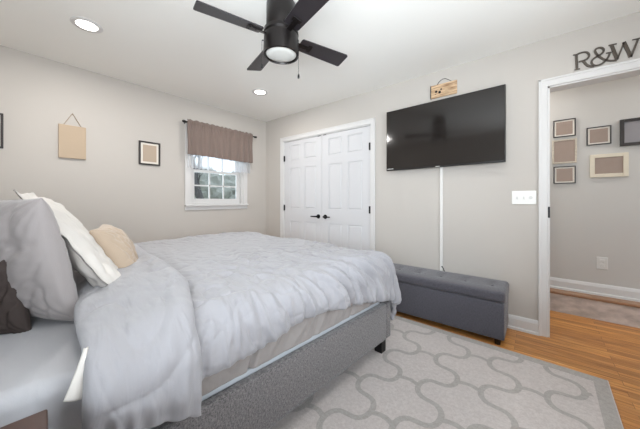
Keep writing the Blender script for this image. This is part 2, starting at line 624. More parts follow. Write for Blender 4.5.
def casing_frame(name, x0, x1, ztop, wdt=0.058, dep=0.018):
    """door casing on the room side of wall y=0: two jambs and a head with a stepped profile"""
    m = MB()
    rv = 0.005
    for a, b in ((x0 + rv - wdt - 0.004, x0 - rv + 0.004), (x1 + rv - 0.004, x1 + wdt + 0.004 - rv)):
        m.box(a, b, -dep, 0.0, 0, ztop + wdt, bev=0.004)
    m.box(x0 - wdt, x1 + wdt, -dep - 0.0005, 0.0, ztop - rv + 0.004, ztop + wdt + 0.004, bev=0.004)
    # raised outer band
    m.box(x0 - wdt - 0.001, x0 - wdt + 0.016, -dep - 0.006, -dep + 0.004, 0, ztop + wdt + 0.005, bev=0.003)
    m.box(x1 + wdt - 0.016, x1 + wdt + 0.001, -dep - 0.006, -dep + 0.004, 0, ztop + wdt + 0.005, bev=0.003)
    m.box(x0 - wdt, x1 + wdt, -dep - 0.006, -dep + 0.004, ztop + wdt - 0.012, ztop + wdt + 0.005, bev=0.003)
    # jamb lining inside the wall thickness
    m.box(x0 - 0.001, x0 + 0.012, -0.004, T + 0.004, 0, ztop)
    m.box(x1 - 0.012, x1 + 0.001, -0.004, T + 0.004, 0, ztop)
    m.box(x0, x1, -0.004, T + 0.004, ztop - 0.012, ztop + 0.001)
    return tag(m.build(name, M['trim']), **st)

tr_closet = casing_frame('trim_1', CX0, CX1, CZ)
tr_door = casing_frame('trim_2', DX0, DX1, DZ)
MB().box(3.6115, 3.6135, 0.006, 0.034, 0.985, 1.055).box(3.600, 3.6135, -0.009, -0.003, 0.975, 1.065).build('strike_plate', M['black_metal'], tr_door)['label'] = 'small dark metal latch plate'

# closet doors ---------------------------------------------------------
def closet_leaf(name, x0, x1, handle_side):
    yf, yb = 0.006, 0.040
    z0, z1 = 0.012, CZ - 0.016
    wdt = x1 - x0
    xs = [0, 0.118, 0.336, 0.430, 0.648, wdt]
    zs = [z0, 0.235, 0.800, 0.992, 1.612, 1.730, 1.962, z1]
    bm = bmesh.new()
    V = [[bm.verts.new((x0 + a, yf, z)) for z in zs] for a in xs]
    panels = []
    for i in range(len(xs) - 1):
        for j in range(len(zs) - 1):
            f = bm.faces.new((V[i][j], V[i + 1][j], V[i + 1][j + 1], V[i][j + 1]))
            if i in (1, 3) and j in (1, 3, 5):
                panels.append(f)
    for th, dp in ((0.008, 0.010), (0.016, 0.0), (0.014, -0.007)):
        bmesh.ops.inset_individual(bm, faces=panels, thickness=th, depth=0)
        for f in panels:
            for v in f.verts:
                v.co.y += dp
    # sides and back
    bx = [(x0, z0), (x1, z0), (x1, z1), (x0, z1)]
    B = [bm.verts.new((x, yb, z)) for x, z in bx]
    bm.faces.new(B)
    left = V[0]; right = V[-1]
    bot = [V[i][0] for i in range(len(xs))]
    top = [V[i][-1] for i in range(len(xs))]
    for i in range(len(bot) - 1):
        pass
    bm.faces.new([*bot, B[1], B[0]])
    bm.faces.new([*top, B[2], B[3]])
    bm.faces.new([*left, B[3], B[0]])
    bm.faces.new([*right, B[2], B[1]])
    m = MB()
    m.bm.free()
    m.bm = bm
    o = m.build(name, M['door'])
    tag(o, kind='structure')
    # lever handle
    hx = x1 - 0.058 if handle_side > 0 else x0 + 0.062
    hz = 0.888
    h = MB()
    h.cyl((hx, yf, hz), (hx, yf - 0.010, hz), 0.030, n=28)
    h.cyl((hx, yf - 0.010, hz), (hx, yf - 0.050, hz), 0.012, n=16)
    s = -handle_side
    h.tube([(hx, yf - 0.052, hz), (hx + s * 0.03, yf - 0.053, hz), (hx + s * 0.085, yf - 0.050, hz), (hx + s * 0.108, yf - 0.044, hz)], [0.011, 0.010, 0.009, 0.008], n=10)
    ho = h.build('door_handle', M['black_metal'], o, smooth=True)
    ho['label'] = 'black lever handle'
    # hinges on the outer edge
    ex = x0 if handle_side > 0 else x1
    for z in (1.770, 1.000, 0.23):
        g = MB()
        g.cyl((ex, yf - 0.012, z - 0.045), (ex, yf - 0.012, z + 0.045), 0.0085, n=12)
        g.box(ex - 0.014, ex + 0.014, yf - 0.010, yf - 0.004, z - 0.043, z + 0.043)
        go = g.build('hinge', M['black_metal'], o)
        go['label'] = 'black door hinge'
    c = MB()
    cx = x1 - 0.045 if handle_side > 0 else x0 + 0.045
    c.box(cx - 0.024, cx + 0.024, yf - 0.006, yf + 0.012, z1 - 0.004, z1 + 0.012)
    c.build('ball_catch', M['black_metal'], o)
    return o
closet_leaf('door_1', CX0 + 0.015, 1.2105, 1)
closet_leaf('door_2', 1.2155, CX1 - 0.015, -1)

# window 1 ---------------------------------------------------------
win = empty('window_1', (0, (WY0 + WY1) / 2, WZ0), kind='structure')
wm = Matrix.Translation((0, -(WY0 + WY1) / 2, -WZ0))
def winpart(mb, name, m, **k):
    bmesh.ops.transform(mb.bm, matrix=wm, verts=mb.bm.verts[:])
    return mb.build(name, m, win, **k)
cw = 0.070
m = MB()
m.box(0.0, 0.018, WY0 - cw, WY0 + 0.006, WZ0 - 0.005, WZ1 + cw, bev=0.004)
m.box(0.0, 0.018, WY1 - 0.006, WY1 + cw, WZ0 - 0.005, WZ1 + cw, bev=0.004)
m.box(0.0, 0.0185, WY0 - cw, WY1 + cw, WZ1 - 0.006, WZ1 + cw, bev=0.004)
winpart(m, 'casing', M['trim'])
m = MB()
m.box(-0.06, 0.045, WY0 - cw - 0.004, WY1 + cw + 0.004, WZ0 - 0.024, WZ0, bev=0.005)
m.box(0.0, 0.016, WY0 - cw, WY1 + cw, WZ0 - 0.075, WZ0 - 0.024, bev=0.004)
winpart(m, 'window_sill', M['trim'])
m = MB()
m.box(-T, -0.001, WY0 - 0.001, WY0 + 0.030, WZ0, WZ1)
m.box(-T, -0.001, WY1 - 0.030, WY1 + 0.001, WZ0, WZ1)
m.box(-T, -0.03, WY0, WY1, WZ0 - 0.02, WZ0 + 0.012)
m.box(-T, -0.0, WY0, WY1, WZ1 - 0.012, WZ1)
winpart(m, 'jamb', M['trim'])
zm = 1.525
def sash(z0, z1, x, name):
    m = MB()
    a, b = WY0 + 0.028, WY1 - 0.028
    s_ = 0.054
    m.box(x - 0.028, x, a, a + s_, z0, z1, bev=0.003)
    m.box(x - 0.028, x, b - s_, b, z0, z1, bev=0.003)
    m.box(x - 0.027, x - 0.001, a + s_ - 0.004, b - s_ + 0.004, z0 + 0.0005, z0 + (0.068 if z0 < 1.2 else 0.04), bev=0.003)
    m.box(x - 0.027, x - 0.001, a + s_ - 0.004, b - s_ + 0.004, z1 - 0.036, z1 - 0.0005, bev=0.003)
    iz0 = z0 + (0.068 if z0 < 1.2 else 0.04); iz1 = z1 - 0.036
    for k in (1, 2):
        y = lerp(a + s_, b - s_, k / 3)
        m.box(x - 0.022, x - 0.006, y - 0.009, y + 0.009, iz0, iz1)
    zz = (iz0 + iz1) / 2
    m.box(x - 0.022, x - 0.006, a + s_, b - s_, zz - 0.009, zz + 0.009)
    o = winpart(m, 'sash', M['trim'])
    g = MB()
    g.box(x - 0.017, x - 0.013, a + s_ - 0.004, b - s_ + 0.004, iz0 - 0.004, iz1 + 0.004)
    bmesh.ops.transform(g.bm, matrix=wm, verts=g.bm.verts[:])
    g.build('pane', M['glass'], o)
sash(WZ0 + 0.010, zm + 0.014, -0.050, 'lower')
sash(zm - 0.022, WZ1 - 0.010, -0.082, 'upper')

# unseen windows added behind the camera to house the fill lamps
def added_window(name, horizontal, c0, c1, z0, z1, wallc, sgn):
    w_ = empty(name, (0, 0, 0), kind='structure')
    m = MB()
    def bx(a, b, p0, p1, q0, q1):
        lo, hi = sorted((wallc + sgn * p0, wallc + sgn * p1))
        if horizontal: m.box(a, b, lo, hi, q0, q1, bev=0.003)
        else: m.box(lo, hi, a, b, q0, q1, bev=0.003)
    bx(c0 - 0.07, c0, 0, 0.018, z0 - 0.07, z1 + 0.07)
    bx(c1, c1 + 0.07, 0, 0.018, z0 - 0.07, z1 + 0.07)
    bx(c0, c1, 0, 0.018, z1, z1 + 0.07)
    bx(c0, c1, 0, 0.018, z0 - 0.07, z0)
    bx(c0, c0 + 0.04, -0.1, -0.07, z0, z1)
    bx(c1 - 0.04, c1, -0.1, -0.07, z0, z1)
    bx(c0 + 0.04, c1 - 0.04, -0.1, -0.07, z0, z0 + 0.05)
    bx(c0 + 0.04, c1 - 0.04, -0.1, -0.07, z1 - 0.05, z1)
    bx(c0 + 0.04, c1 - 0.04, -0.1, -0.07, (z0 + z1) / 2 - 0.02, (z0 + z1) / 2 + 0.02)
    m.build('window_frame', M['trim'], w_)
    g = MB()
    lo, hi = sorted((wallc - sgn * 0.088, wallc - sgn * 0.082))
    if horizontal: g.box(c0 + 0.03, c1 - 0.03, lo, hi, z0 + 0.04, z1 - 0.04)
    else: g.box(lo, hi, c0 + 0.03, c1 - 0.03, z0 + 0.04, z1 - 0.04)
    g.build('pane', M['glass'], w_)
added_window('added_window_right', False, RW0, RW1, 0.9, 2.1, RX, -1)
added_window('added_window_back', True, BW0, BW1, 0.80, 1.82, RY, 1)

# ------------------------------------------------------------------ outdoors seen through the small window
tag(MB().box(-40, -T - 0.01, -25, 30, -0.6, -0.45).build('ground_lawn', M['grass']), kind='structure')
def hedge(name, loc, sx, sy, sz, seed, label):
    bm = bmesh.new()
    bmesh.ops.create_icosphere(bm, subdivisions=5, radius=1)
    for v in bm.verts:
        n = v.co.normalized()
        d = 1 + 0.22 * noise.noise(n * 3 + Vector((seed, 0, 0))) + 0.16 * noise.noise(n * 9 + Vector((seed, 3, 0))) + 0.10 * noise.noise(n * 24)
        v.co = Vector((n.x * sx * d, n.y * sy * d, sz * (0.9 + n.z * d)))
    m = MB(); m.bm.free(); m.bm = bm
    o = m.build(name, M['hedge'])
    o.location = loc
    return tag(o, label, 'bush', 'evergreen bushes outside the window')
hedge('evergreen_bush', (-7.4, 1.9, -0.5), 1.3, 2.2, 1.5, 1.0, 'dark green bush outdoors filling the left lower window panes')
hedge('evergreen_bush', (-9.6, 6.6, -0.5), 1.4, 2.6, 1.7, 5.0, 'dark green bush outdoors behind the right lower window panes')

def tree(loc, h, r, seed, label):
    rnd = random.Random(seed)
    root = empty('bare_tree', loc, label=label, cat='tree', group='leafless trees outside the window')
    tr = MB(); br = MB()
    def grow(p, d, ln, rad, lev):
        pts = [p.copy()]; q = p.copy(); dd = d.copy()
        n = 5
        for k in range(n):
            dd = (dd + Vector((rnd.uniform(-.16, .16), rnd.uniform(-.16, .16), rnd.uniform(-.02, .1)))).normalized()
            q = q + dd * ln / n
            pts.append(q.copy())
        (tr if lev == 0 else br).tube(pts, [lerp(rad, rad * 0.55, k / n) for k in range(n + 1)], n=7 if lev < 2 else 4)
        if lev < 3:
            for k in range(5 if lev == 0 else 4):
                t = rnd.uniform(0.3, 1.0)
                i = min(n - 1, int(t * n))
                pp = pts[i].lerp(pts[i + 1], t * n - i)
                an = rnd.uniform(0, 2 * pi)
                nd = (dd * 0.7 + Vector((cos(an), sin(an), rnd.uniform(0.0, 0.7))) * 0.8).normalized()
                grow(pp, nd, ln * rnd.uniform(0.45, 0.65), rad * 0.42, lev + 1)
    grow(Vector((0, 0, -0.3)), Vector((rnd.uniform(-.15, .15), rnd.uniform(-.25, .25), 1)).normalized(), h, r, 0)
    tr.build('trunk', M['bark'], root, smooth=True)
    br.build('branches', M['bark'], root, smooth=True)
tree((-4.4, 1.3, -0.4), 3.8, 0.13, 3, 'leafless tree with thick leaning trunk nearest outside the window')
tree((-5.9, 4.3, -0.4), 3.8, 0.10, 5, 'slim leafless tree outdoors behind the right window panes')
tree((-12.0, 4.0, -0.4), 4.0, 0.12, 11, 'thin leafless tree outdoors behind the middle window panes')

# ------------------------------------------------------------------ recessed lights
can_labels = ['round recessed ceiling light at upper left above the bed',
              'round recessed ceiling light in the far corner near window and closet',
              'round recessed ceiling light near the bedroom doorway',
              'round recessed ceiling light above the camera by the back wall']
def recessed(x, y, label, group, power):
    r = empty('recessed_light', (x, y, H), label=label, cat='ceiling light', group=group)
    MB().lathe([(0.062, -0.001), (0.065, -0.006), (0.088, -0.007), (0.094, -0.003), (0.094, 0.0)], n=48).build('trim_ring', M['trim'], r, smooth=True)
    MB().lathe([(0.0, -0.0045), (0.0635, -0.0045), (0.0635, -0.001), (0.0, -0.001)], n=48).build('diffuser', M['lamp_on'], r)
    l = bpy.data.lights.new('recessed_lamp', 'AREA')
    l.shape = 'DISK'; l.size = 0.14; l.energy = power; l.color = WARM
    lo = bpy.data.objects.new('recessed_lamp', l)
    COL.objects.link(lo)
    lo.parent = r
    lo.location = (0, 0, -0.012)
for i, (x, y) in enumerate(CAN_POS):
    recessed(x, y, can_labels[i], 'recessed ceiling lights', CAN_POWER[i])
recessed(3.25, 0.45, 'unseen round recessed fill light added in the hall left of the doorway', 'recessed ceiling lights', HALL_FILL_POWER)  # both hall lamps are added out of view to brighten the hall
recessed(4.95, 0.45, 'unseen round recessed fill light added in the hall right of the doorway', 'recessed ceiling lights', HALL_FILL_POWER)

# ------------------------------------------------------------------ ceiling fan
fan = empty('ceiling_fan', (2.253, -1.691, H), label='dark bronze four-blade ceiling fan with round frosted light', cat='ceiling fan')
zb = 2.17 - H
MB().lathe([(0.0, 0.0), (0.078, 0.0), (0.078, -0.012), (0.070, -0.022), (0.070, -0.045), (0.064, -0.05), (0.0, -0.05)], n=48).build('canopy', M['bronze'], fan, smooth=True)
MB().lathe([(0.0, -0.046), (0.076, -0.046), (0.088, -0.052), (0.094, -0.062), (0.096, -0.215), (0.090, -0.225), (0.0, -0.225)], n=56).build('motor_housing', M['bronze'], fan, smooth=True)
MB().lathe([(0.0, -0.222), (0.098, -0.222), (0.110, -0.228), (0.112, -0.252), (0.104, -0.262), (0.0, -0.262)], n=56).build('blade_hub', M['bronze'], fan, smooth=True)
lk = MB().lathe([(0.0, -0.258), (0.098, -0.258), (0.110, -0.266), (0.114, -0.372), (0.112, -0.386), (0.102, -0.388), (0.098, -0.378), (0.0, -0.376)], n=56).build('light_kit', M['bronze'], fan, smooth=True)
MB().lathe([(0.0, -0.391), (0.05, -0.389), (0.085, -0.384), (0.100, -0.376), (0.100, -0.372), (0.0, -0.372)], n=56).build('lens', M['frost'], lk, smooth=True)
for k in range(4):
    ang = radians(-106.6 + 90 * k)
    pit = radians(-13)
    A = Matrix.Rotation(ang, 4, 'Z') @ Matrix.Translation((0, 0, zb)) @ Matrix.Rotation(pit, 4, 'X')
    b = MB()
    r0, r1 = 0.135, 0.512
    poly = []
    wr_, wt_ = 0.050, 0.062
    def corner(cx, cy, rad, a0):
        return [(cx + rad * cos(radians(a0 + t * 15)), cy + rad * sin(radians(a0 + t * 15))) for t in range(7)]
    poly += corner(r1 - 0.014, wt_ - 0.014, 0.014, 0)
    poly += corner(r0 + 0.014, wr_ - 0.014, 0.014, 90)
    poly += corner(r0 + 0.014, -wr_ + 0.014, 0.014, 180)
    poly += corner(r1 - 0.014, -wt_ + 0.014, 0.014, 270)
    b.prism(poly, 'z', -0.003, 0.004)
    bmesh.ops.transform(b.bm, matrix=A, verts=b.bm.verts[:])
    bo = b.build('blade', M['blade'], fan)
    a_ = MB()
    a_.box(0.095, 0.225, -0.016, 0.016, -0.010, -0.004, bev=0.002)
    a_.box(0.195, 0.225, -0.028, 0.028, -0.0095, -0.0035, bev=0.002)
    for px, py in ((0.21, 0.018), (0.21, -0.018), (0.17, 0.0)):
        a_.cyl((px, py, -0.013), (px, py, -0.009), 0.005, n=10)
    bmesh.ops.transform(a_.bm, matrix=A, verts=a_.bm.verts[:])
    a_.build('blade_bracket', M['bronze'], bo)
RV = Vector((cos(radians(39.5)), sin(radians(39.5)), 0))
for sx_, z1 in ((-1, 1.962), (1, 1.895)):
    c = MB()
    p = RV * 0.117 * sx_ + Vector((0.012, -0.02, 0))
    c.cyl((p.x * 0.9, p.y * 0.9, -0.30), (p.x, p.y, -0.30), 0.004, n=8)
    n_ = 36
    zt, zbt = -0.300, z1 + 0.028 - H
    for q in range(n_):
        z = lerp(zt, zbt, q / (n_ - 1))
        bmesh.ops.create_icosphere(c.bm, subdivisions=1, radius=0.0016, matrix=Matrix.Translation((p.x, p.y, z)))
    c.cyl((p.x, p.y, zt), (p.x, p.y, zbt), 0.0009, n=6)
    co = c.build('pull_chain', M['bronze'], fan)
    MB().lathe([(0.0, 0.030), (0.003, 0.028), (0.0065, 0.018), (0.0065, 0.004), (0.004, 0.0), (0.0, 0.0)], (p.x, p.y, z1 - H), n=14).build('pull_knob', M['black_metal'], co, smooth=True)

# ------------------------------------------------------------------ wall pictures
def picture(name, plane, u0, u1, z0, z1, label, cat, group, fm, fw, mw, pm, dep=0.018, mm=None):
    """plane 'L': on the left wall (u=y, faces +x); 'H': on the hall wall (u=x, faces -y)"""
    root = empty(name, (0, (u0 + u1) / 2, z0) if plane == 'L' else ((u0 + u1) / 2, HY, z0), label=label, cat=cat, group=group)
    uc = (u0 + u1) / 2
    def bx(m, a, b, q0, q1, d0, d1, bev=0.0):
        if plane == 'L': m.box(d0, d1, a - uc, b - uc, q0 - z0, q1 - z0, bev=bev)
        else: m.box(a - uc, b - uc, -d1, -d0, q0 - z0, q1 - z0, bev=bev)
    m = MB()
    bx(m, u0, u0 + fw, z0, z1, 0.001, dep, 0.002)
    bx(m, u1 - fw, u1, z0, z1, 0.001, dep, 0.002)
    bx(m, u0 + fw, u1 - fw, z0, z0 + fw, 0.001, dep, 0.002)
    bx(m, u0 + fw, u1 - fw, z1 - fw, z1, 0.001, dep, 0.002)
    m.build('frame', fm, root)
    f = fw - 0.002
    if mw:
        m = MB()
        bx(m, u0 + f, u1 - f, z0 + f, z1 - f, 0.001, dep * 0.55)
        m.build('mount', mm or M['mat_white'], root)
    g = fw + mw
    m = MB()
    bx(m, u0 + g, u1 - g, z0 + g, z1 - g, 0.0008 if not mw else dep * 0.55, dep * 0.55 + 0.0015)
    m.build('print', pm, root)
    return root
picture('picture_frame', 'L', -1.843, -1.622, 1.530, 1.805, 'small black frame with tan print between canvas and window', 'picture frame', 'black framed prints on the left bedroom wall', M['frame_black'], 0.018, 0.022, M['tan_print'])
picture('picture_frame', 'L', -3.083, -2.833, 1.560, 1.858, 'black framed print cut off by the left edge, left of the tan canvas', 'picture frame', 'black framed prints on the left bedroom wall', M['frame_black'], 0.016, 0.034, M['tan_print'])
G = 'framed pictures on the hall wall'
picture('picture_frame', 'H', 3.664, 3.832, 1.765, 1.942, 'small black framed taupe print, top of the three stacked left in the hall', 'picture frame', G, M['frame_black'], 0.009, 0.013, M['taupe_print'])
picture('picture_frame', 'H', 3.656, 3.840, 1.494, 1.738, 'unmounted print with distressed cream edge, middle of the three stacked in the hall', 'picture frame', G, M['frame_worn'], 0.014, 0.0, M['taupe_print'])
picture('picture_frame', 'H', 3.666, 3.832, 1.288, 1.464, 'small black framed print, bottom of the three stacked left in the hall', 'picture frame', G, M['frame_black'], 0.009, 0.013, M['taupe_print'])
picture('picture_frame', 'H', 3.908, 4.073, 1.652, 1.826, 'small black framed taupe print above the wide cream frame', 'picture frame', G, M['frame_black'], 0.009, 0.013, M['taupe_print'])
picture('picture_frame', 'H', 3.931, 4.180, 1.338, 1.558, 'wide cream framed taupe print, lowest on the right of the hall wall', 'picture frame', G, M['frame_cream'], 0.033, 0.0, M['taupe_print'], mm=M['frame_cream'])
picture('picture_frame', 'H', 4.126, 4.46, 1.618, 1.862, 'large thick black frame with grey print cut by the right edge', 'picture frame', G, M['frame_black'], 0.026, 0.0, M['grey_print'], dep=0.026)

# hanging tan canvas
cv = empty('hanging_canvas', (0, -2.400, 1.527), label='square tan canvas hanging from a rope triangle on the left wall', cat='wall art')
MB().box(0.003, 0.022, -0.099, 0.099, 0.0, 0.322, bev=0.003).build('canvas_panel', M['tan_board'], cv)
m = MB()
m.tube([(0.012, -0.065, 0.318), (0.008, -0.002, 0.440), (0.008, 0.002, 0.440), (0.012, 0.065, 0.318)], 0.0025, n=6)
m.build('rope', M['rope'], cv)
MB().cyl((0.0, 0, 0.438), (0.014, 0, 0.438), 0.005, n=10).build('nail', M['rope'], cv)

# ------------------------------------------------------------------ curtain rod and valance
rod = empty('curtain_rod', (0.075, -0.826, 2.122), label='dark metal curtain rod above the window carrying the taupe valance', cat='curtain rod')
MB().cyl((0, -0.540, 0), (0, 0.550, 0), 0.010, n=16).build('pole', M['black_metal'], rod)
for y in (-0.545, 0.555):
    s_ = 1 if y > 0 else -1
    MB().cyl((0, y - s_ * 0.016, 0), (0, y + s_ * 0.016, 0), 0.0155, n=16).build('finial', M['black_metal'], rod)
for y in (-0.500, 0.510):
    MB().cyl((-0.074, y, 0), (0, y, 0), 0.005, n=10).cyl((-0.075, y, 0), (-0.070, y, 0), 0.016, n=16).build('bracket', M['black_metal'], rod)
def val(u, v):
    y = lerp(-1.338, -0.345, u)
    ph = noise.noise(Vector((u * 6.0, 0, 3.1)))
    f = sin(u * 2 * pi * 9 + 2.5 * ph)
    # v 0 bottom .. 1 top header
    amp = lerp(0.026, 0.010, v) * (0.6 + 0.6 * nz(u * 5, 7))
    top = 2.164 - 0.012 * (1 + sin(u * 2 * pi * 14 + 3 * ph)) * 0.5
    z = lerp(1.706 + 0.006 * sin(u * 5 + 1) - 0.004, top, v)
    x = 0.098 + amp * f * (1 - 0.5 * exp(-((z - 2.122) / 0.02) ** 2))
    # rod pocket
    pk = exp(-((z - 2.122) / 0.016) ** 2)
    x += 0.008 * pk + 0.006 * sin(u * 2 * pi * 31 + 5 * ph) * exp(-((z - 2.08) / 0.06) ** 2)
    x -= 0.012 * sm(2.135, 2.165, z)
    y += 0.004 * sin(v * 6 + u * 20)
    return (x, y, z)
m = MB()
m.grid(val, 200, 40)
vo = m.build('valance', M['valance'], smooth=True, angle=180, solid=0.003)
tag(vo, 'short taupe fabric valance gathered on the rod over the window', 'valance')

def sheer(u, v):
    y = lerp(-1.322, -0.368, u)
    x = 0.074 + 0.007 * sin(u * 2 * pi * 17 + 3 * nz(u * 8, 2))
    z = lerp(1.535 + 0.004 * sin(u * 2 * pi * 17), 2.09, v)
    return (x, y, z)
m = MB()
m.grid(sheer, 160, 12)
sh = m.build('sheer_lining', M['sheer'], vo, smooth=True, angle=180)
sh['label'] = 'translucent white lining strip below the taupe fabric'

# ------------------------------------------------------------------ television
tv = empty('television', (2.770, -0.050, 1.782), rz=radians(-1.6), label='large black flat television mounted on the far wall above the bench', cat='television')
TX, TZ = 0.555, 0.334
m = MB()
m.box(-TX, TX, -0.030, -0.002, -TZ, TZ, bev=0.004)
m.box(-0.36, 0.36, -0.004, 0.020, -0.26, 0.14, bev=0.01)
m.build('body', M['tv_body'], tv)
MB().box(-TX + 0.006, TX - 0.006, -0.0312, -0.0295, -TZ + 0.014, TZ - 0.006).build('screen', M['tv_screen'], tv)
MB().box(-0.020, 0.020, -0.0325, -0.030, -TZ + 0.003, -TZ + 0.010).build('maker_badge', M['plastic_grey'], tv)['label'] = 'tiny pale badge on the lower bezel'
MB().box(-TX + 0.012, -TX + 0.085, -0.0316, -0.030, -TZ + 0.016, -TZ + 0.022).build('sticker', M['plastic_grey'], tv)
MB().box(-0.16, 0.16, 0.018, 0.040, -0.10, 0.12).box(-0.02, 0.02, 0.01, 0.043, -0.2, 0.2).build('wall_mount', M['black_metal'], tv)

# cable cover and cable end
m = MB()
m.box(2.772, 2.798, -0.016, -0.0005, 0.395, 1.56, bev=0.004)
tag(m.build('cable_cover', M['cable']), 'white vertical cable cover running down the wall below the television', 'cable cover')
m = MB()
m.tube([(2.785, -0.012, 0.440), (2.794, -0.018, 0.452), (2.806, -0.024, 0.435), (2.822, -0.028, 0.400), (2.825, -0.02, 0.34), (2.825, -0.015, 0.25)], 0.004, n=8)
tag(m.build('power_cable', M['rubber'], smooth=True), 'short black power cable dropping from the cable cover behind the bench', 'cable')

# wooden plank sign
sg = empty('wooden_sign', (2.807, 0, 2.165), label='small weathered wooden sign hung by wire above the television', cat='sign')
m = MB()
m.box(-0.122, 0.122, -0.016, -0.002, 0.0, 0.068, bev=0.003)
m.box(-0.120, 0.122, -0.017, -0.002, 0.069, 0.132, bev=0.003)
m.build('plank', M['plank'], sg)
MB().box(-0.127, -0.119, -0.022, -0.0018, -0.003, 0.132, bev=0.003).build('side_strip', M['letters'], sg)
m = MB()
m.tube([(-0.070, -0.014, 0.120), (-0.045, -0.010, 0.155), (-0.012, -0.006, 0.178), (0.012, -0.006, 0.178), (0.045, -0.010, 0.155), (0.075, -0.014, 0.128)], 0.0025, n=6)
m.build('wire_hanger', M['black_metal'], sg)
for dx, dz, r in ((-0.070, 0.062, 0.0115), (-0.036, 0.048, 0.0125), (-0.022, 0.076, 0.008), (-0.076, 0.035, 0.004)):
    MB().cyl((dx, -0.0195, dz), (dx, -0.0165, dz), r, n=18).build('dark_mark', M['black_metal'], sg)
for (a, b, z) in ((0.005, 0.10, 0.108), (0.0, 0.085, 0.092), (0.015, 0.11, 0.050), (0.0, 0.09, 0.036), (0.02, 0.1, 0.021)):
    pts = [(lerp(a, b, k / 40), -0.0172, z + 0.003 * nz(k * 0.9, z * 50)) for k in range(41)]
    MB().tube(pts, 0.0012, n=4).build('faded_script_line', M['rope'], sg)

# letters R & W above the doorway
ls = empty('letter_sign', (3.75, 0, DZ + 0.075), label='dark metal R&W letters standing on the doorway trim', cat='sign')
ST = {'R': [([(3.748, 2.25), (3.781, 2.247)], 0.0072), ([(3.767, 2.247), (3.769, 2.189), (3.77, 2.135)], 0.0153), ([(3.756, 2.132), (3.787, 2.132)], 0.0072), ([(3.773, 2.25), (3.8, 2.254), (3.822, 2.248), (3.834, 2.232), (3.837, 2.213), (3.829, 2.196), (3.811, 2.187), (3.78, 2.187)], 0.0126), ([(3.804, 2.187), (3.824, 2.145), (3.844, 2.129), (3.864, 2.126)], 0.0153)],
      '&': [([(3.899, 2.204), (3.912, 2.219), (3.911, 2.24), (3.896, 2.255), (3.877, 2.256), (3.866, 2.245), (3.87, 2.223), (3.888, 2.189), (3.915, 2.157), (3.943, 2.139), (3.977, 2.133)], 0.0126), ([(3.899, 2.204), (3.87, 2.192), (3.851, 2.176), (3.847, 2.154), (3.862, 2.13), (3.892, 2.125), (3.918, 2.143), (3.936, 2.17), (3.943, 2.197)], 0.0126), ([(3.923, 2.202), (3.962, 2.201)], 0.0072)],
      'W': [([(3.936, 2.255), (3.977, 2.252)], 0.0072), ([(3.951, 2.253), (3.964, 2.199), (3.978, 2.141)], 0.018), ([(3.978, 2.136), (3.996, 2.194), (4.013, 2.25)], 0.0099), ([(4.011, 2.251), (4.028, 2.191), (4.043, 2.133)], 0.018), ([(4.044, 2.133), (4.06, 2.188), (4.077, 2.247)], 0.0117), ([(4.05, 2.251), (4.088, 2.25)], 0.0072)]}
def smooth_pts(p, n=2):
    for _ in range(n):
        if len(p) < 4: return p
        q = [p[0]]
        for a, b in zip(p, p[1:]):
            q.append(((a[0] * 3 + b[0]) / 4, (a[1] * 3 + b[1]) / 4))
            q.append(((a[0] + b[0] * 3) / 4, (a[1] + b[1] * 3) / 4))
        q.append(p[-1])
        p = q
    return p
for key in ('R', '&', 'W'):
    m = MB()
    for pts, wd in ST[key]:
        pts = smooth_pts(pts)
        n = len(pts)
        L_, R_ = [], []
        for i, p in enumerate(pts):
            a = pts[max(i - 1, 0)]; b = pts[min(i + 1, n - 1)]
            dx, dz = b[0] - a[0], b[1] - a[1]
            l = hypot(dx, dz)
            k = wd / 2 * (0.75 + 0.25 * abs(dz) / l)
            L_.append((p[0] - dz / l * k - 3.75, p[1] + dx / l * k - DZ - 0.075))
            R_.append((p[0] + dz / l * k - 3.75, p[1] - dx / l * k - DZ - 0.075))
        for i in range(n - 1):
            m.prism([L_[i], L_[i + 1], R_[i + 1], R_[i]], 'y', -0.0125, -0.001)
    m.build('letter', M['letters'], ls)

# ------------------------------------------------------------------ switch plate and outlets
sw = empty('light_switch', (3.445, 0, 1.140), label='white triple switch plate on the wall beside the doorway', cat='light switch')
MB().box(-0.082, 0.082, -0.007, -0.0005, -0.058, 0.058, bev=0.003).build('plate', M['plastic'], sw)
for x in (-0.046, 0.0):
    MB().box(x - 0.006, x + 0.006, -0.016, -0.006, -0.011, 0.011, bev=0.002).build('toggle', M['plastic_grey'], sw)
MB().cyl((0.046, -0.006, 0), (0.046, -0.018, 0), 0.013, n=24).build('dimmer_knob', M['plastic_grey'], sw)
ot = empty('wall_outlet', (4.015, HY, 0.515), label='white double power outlet low on the hall wall', cat='outlet')
MB().box(-0.037, 0.037, -0.006, -0.0005, -0.058, 0.058, bev=0.003).build('plate', M['plastic_grey'], ot)
for z in (-0.02, 0.02):
    MB().box(-0.016, 0.016, -0.009, -0.005, z - 0.014, z + 0.014, bev=0.003).build('socket', M['plastic_grey'], ot)
ow = empty('wall_outlet', (2.80, 0, 0.335), label='white outlet plate at the foot of the cable cover behind the bench', cat='outlet')
MB().box(-0.037, 0.037, -0.006, -0.0005, -0.058, 0.058, bev=0.003).build('plate', M['plastic'], ow)

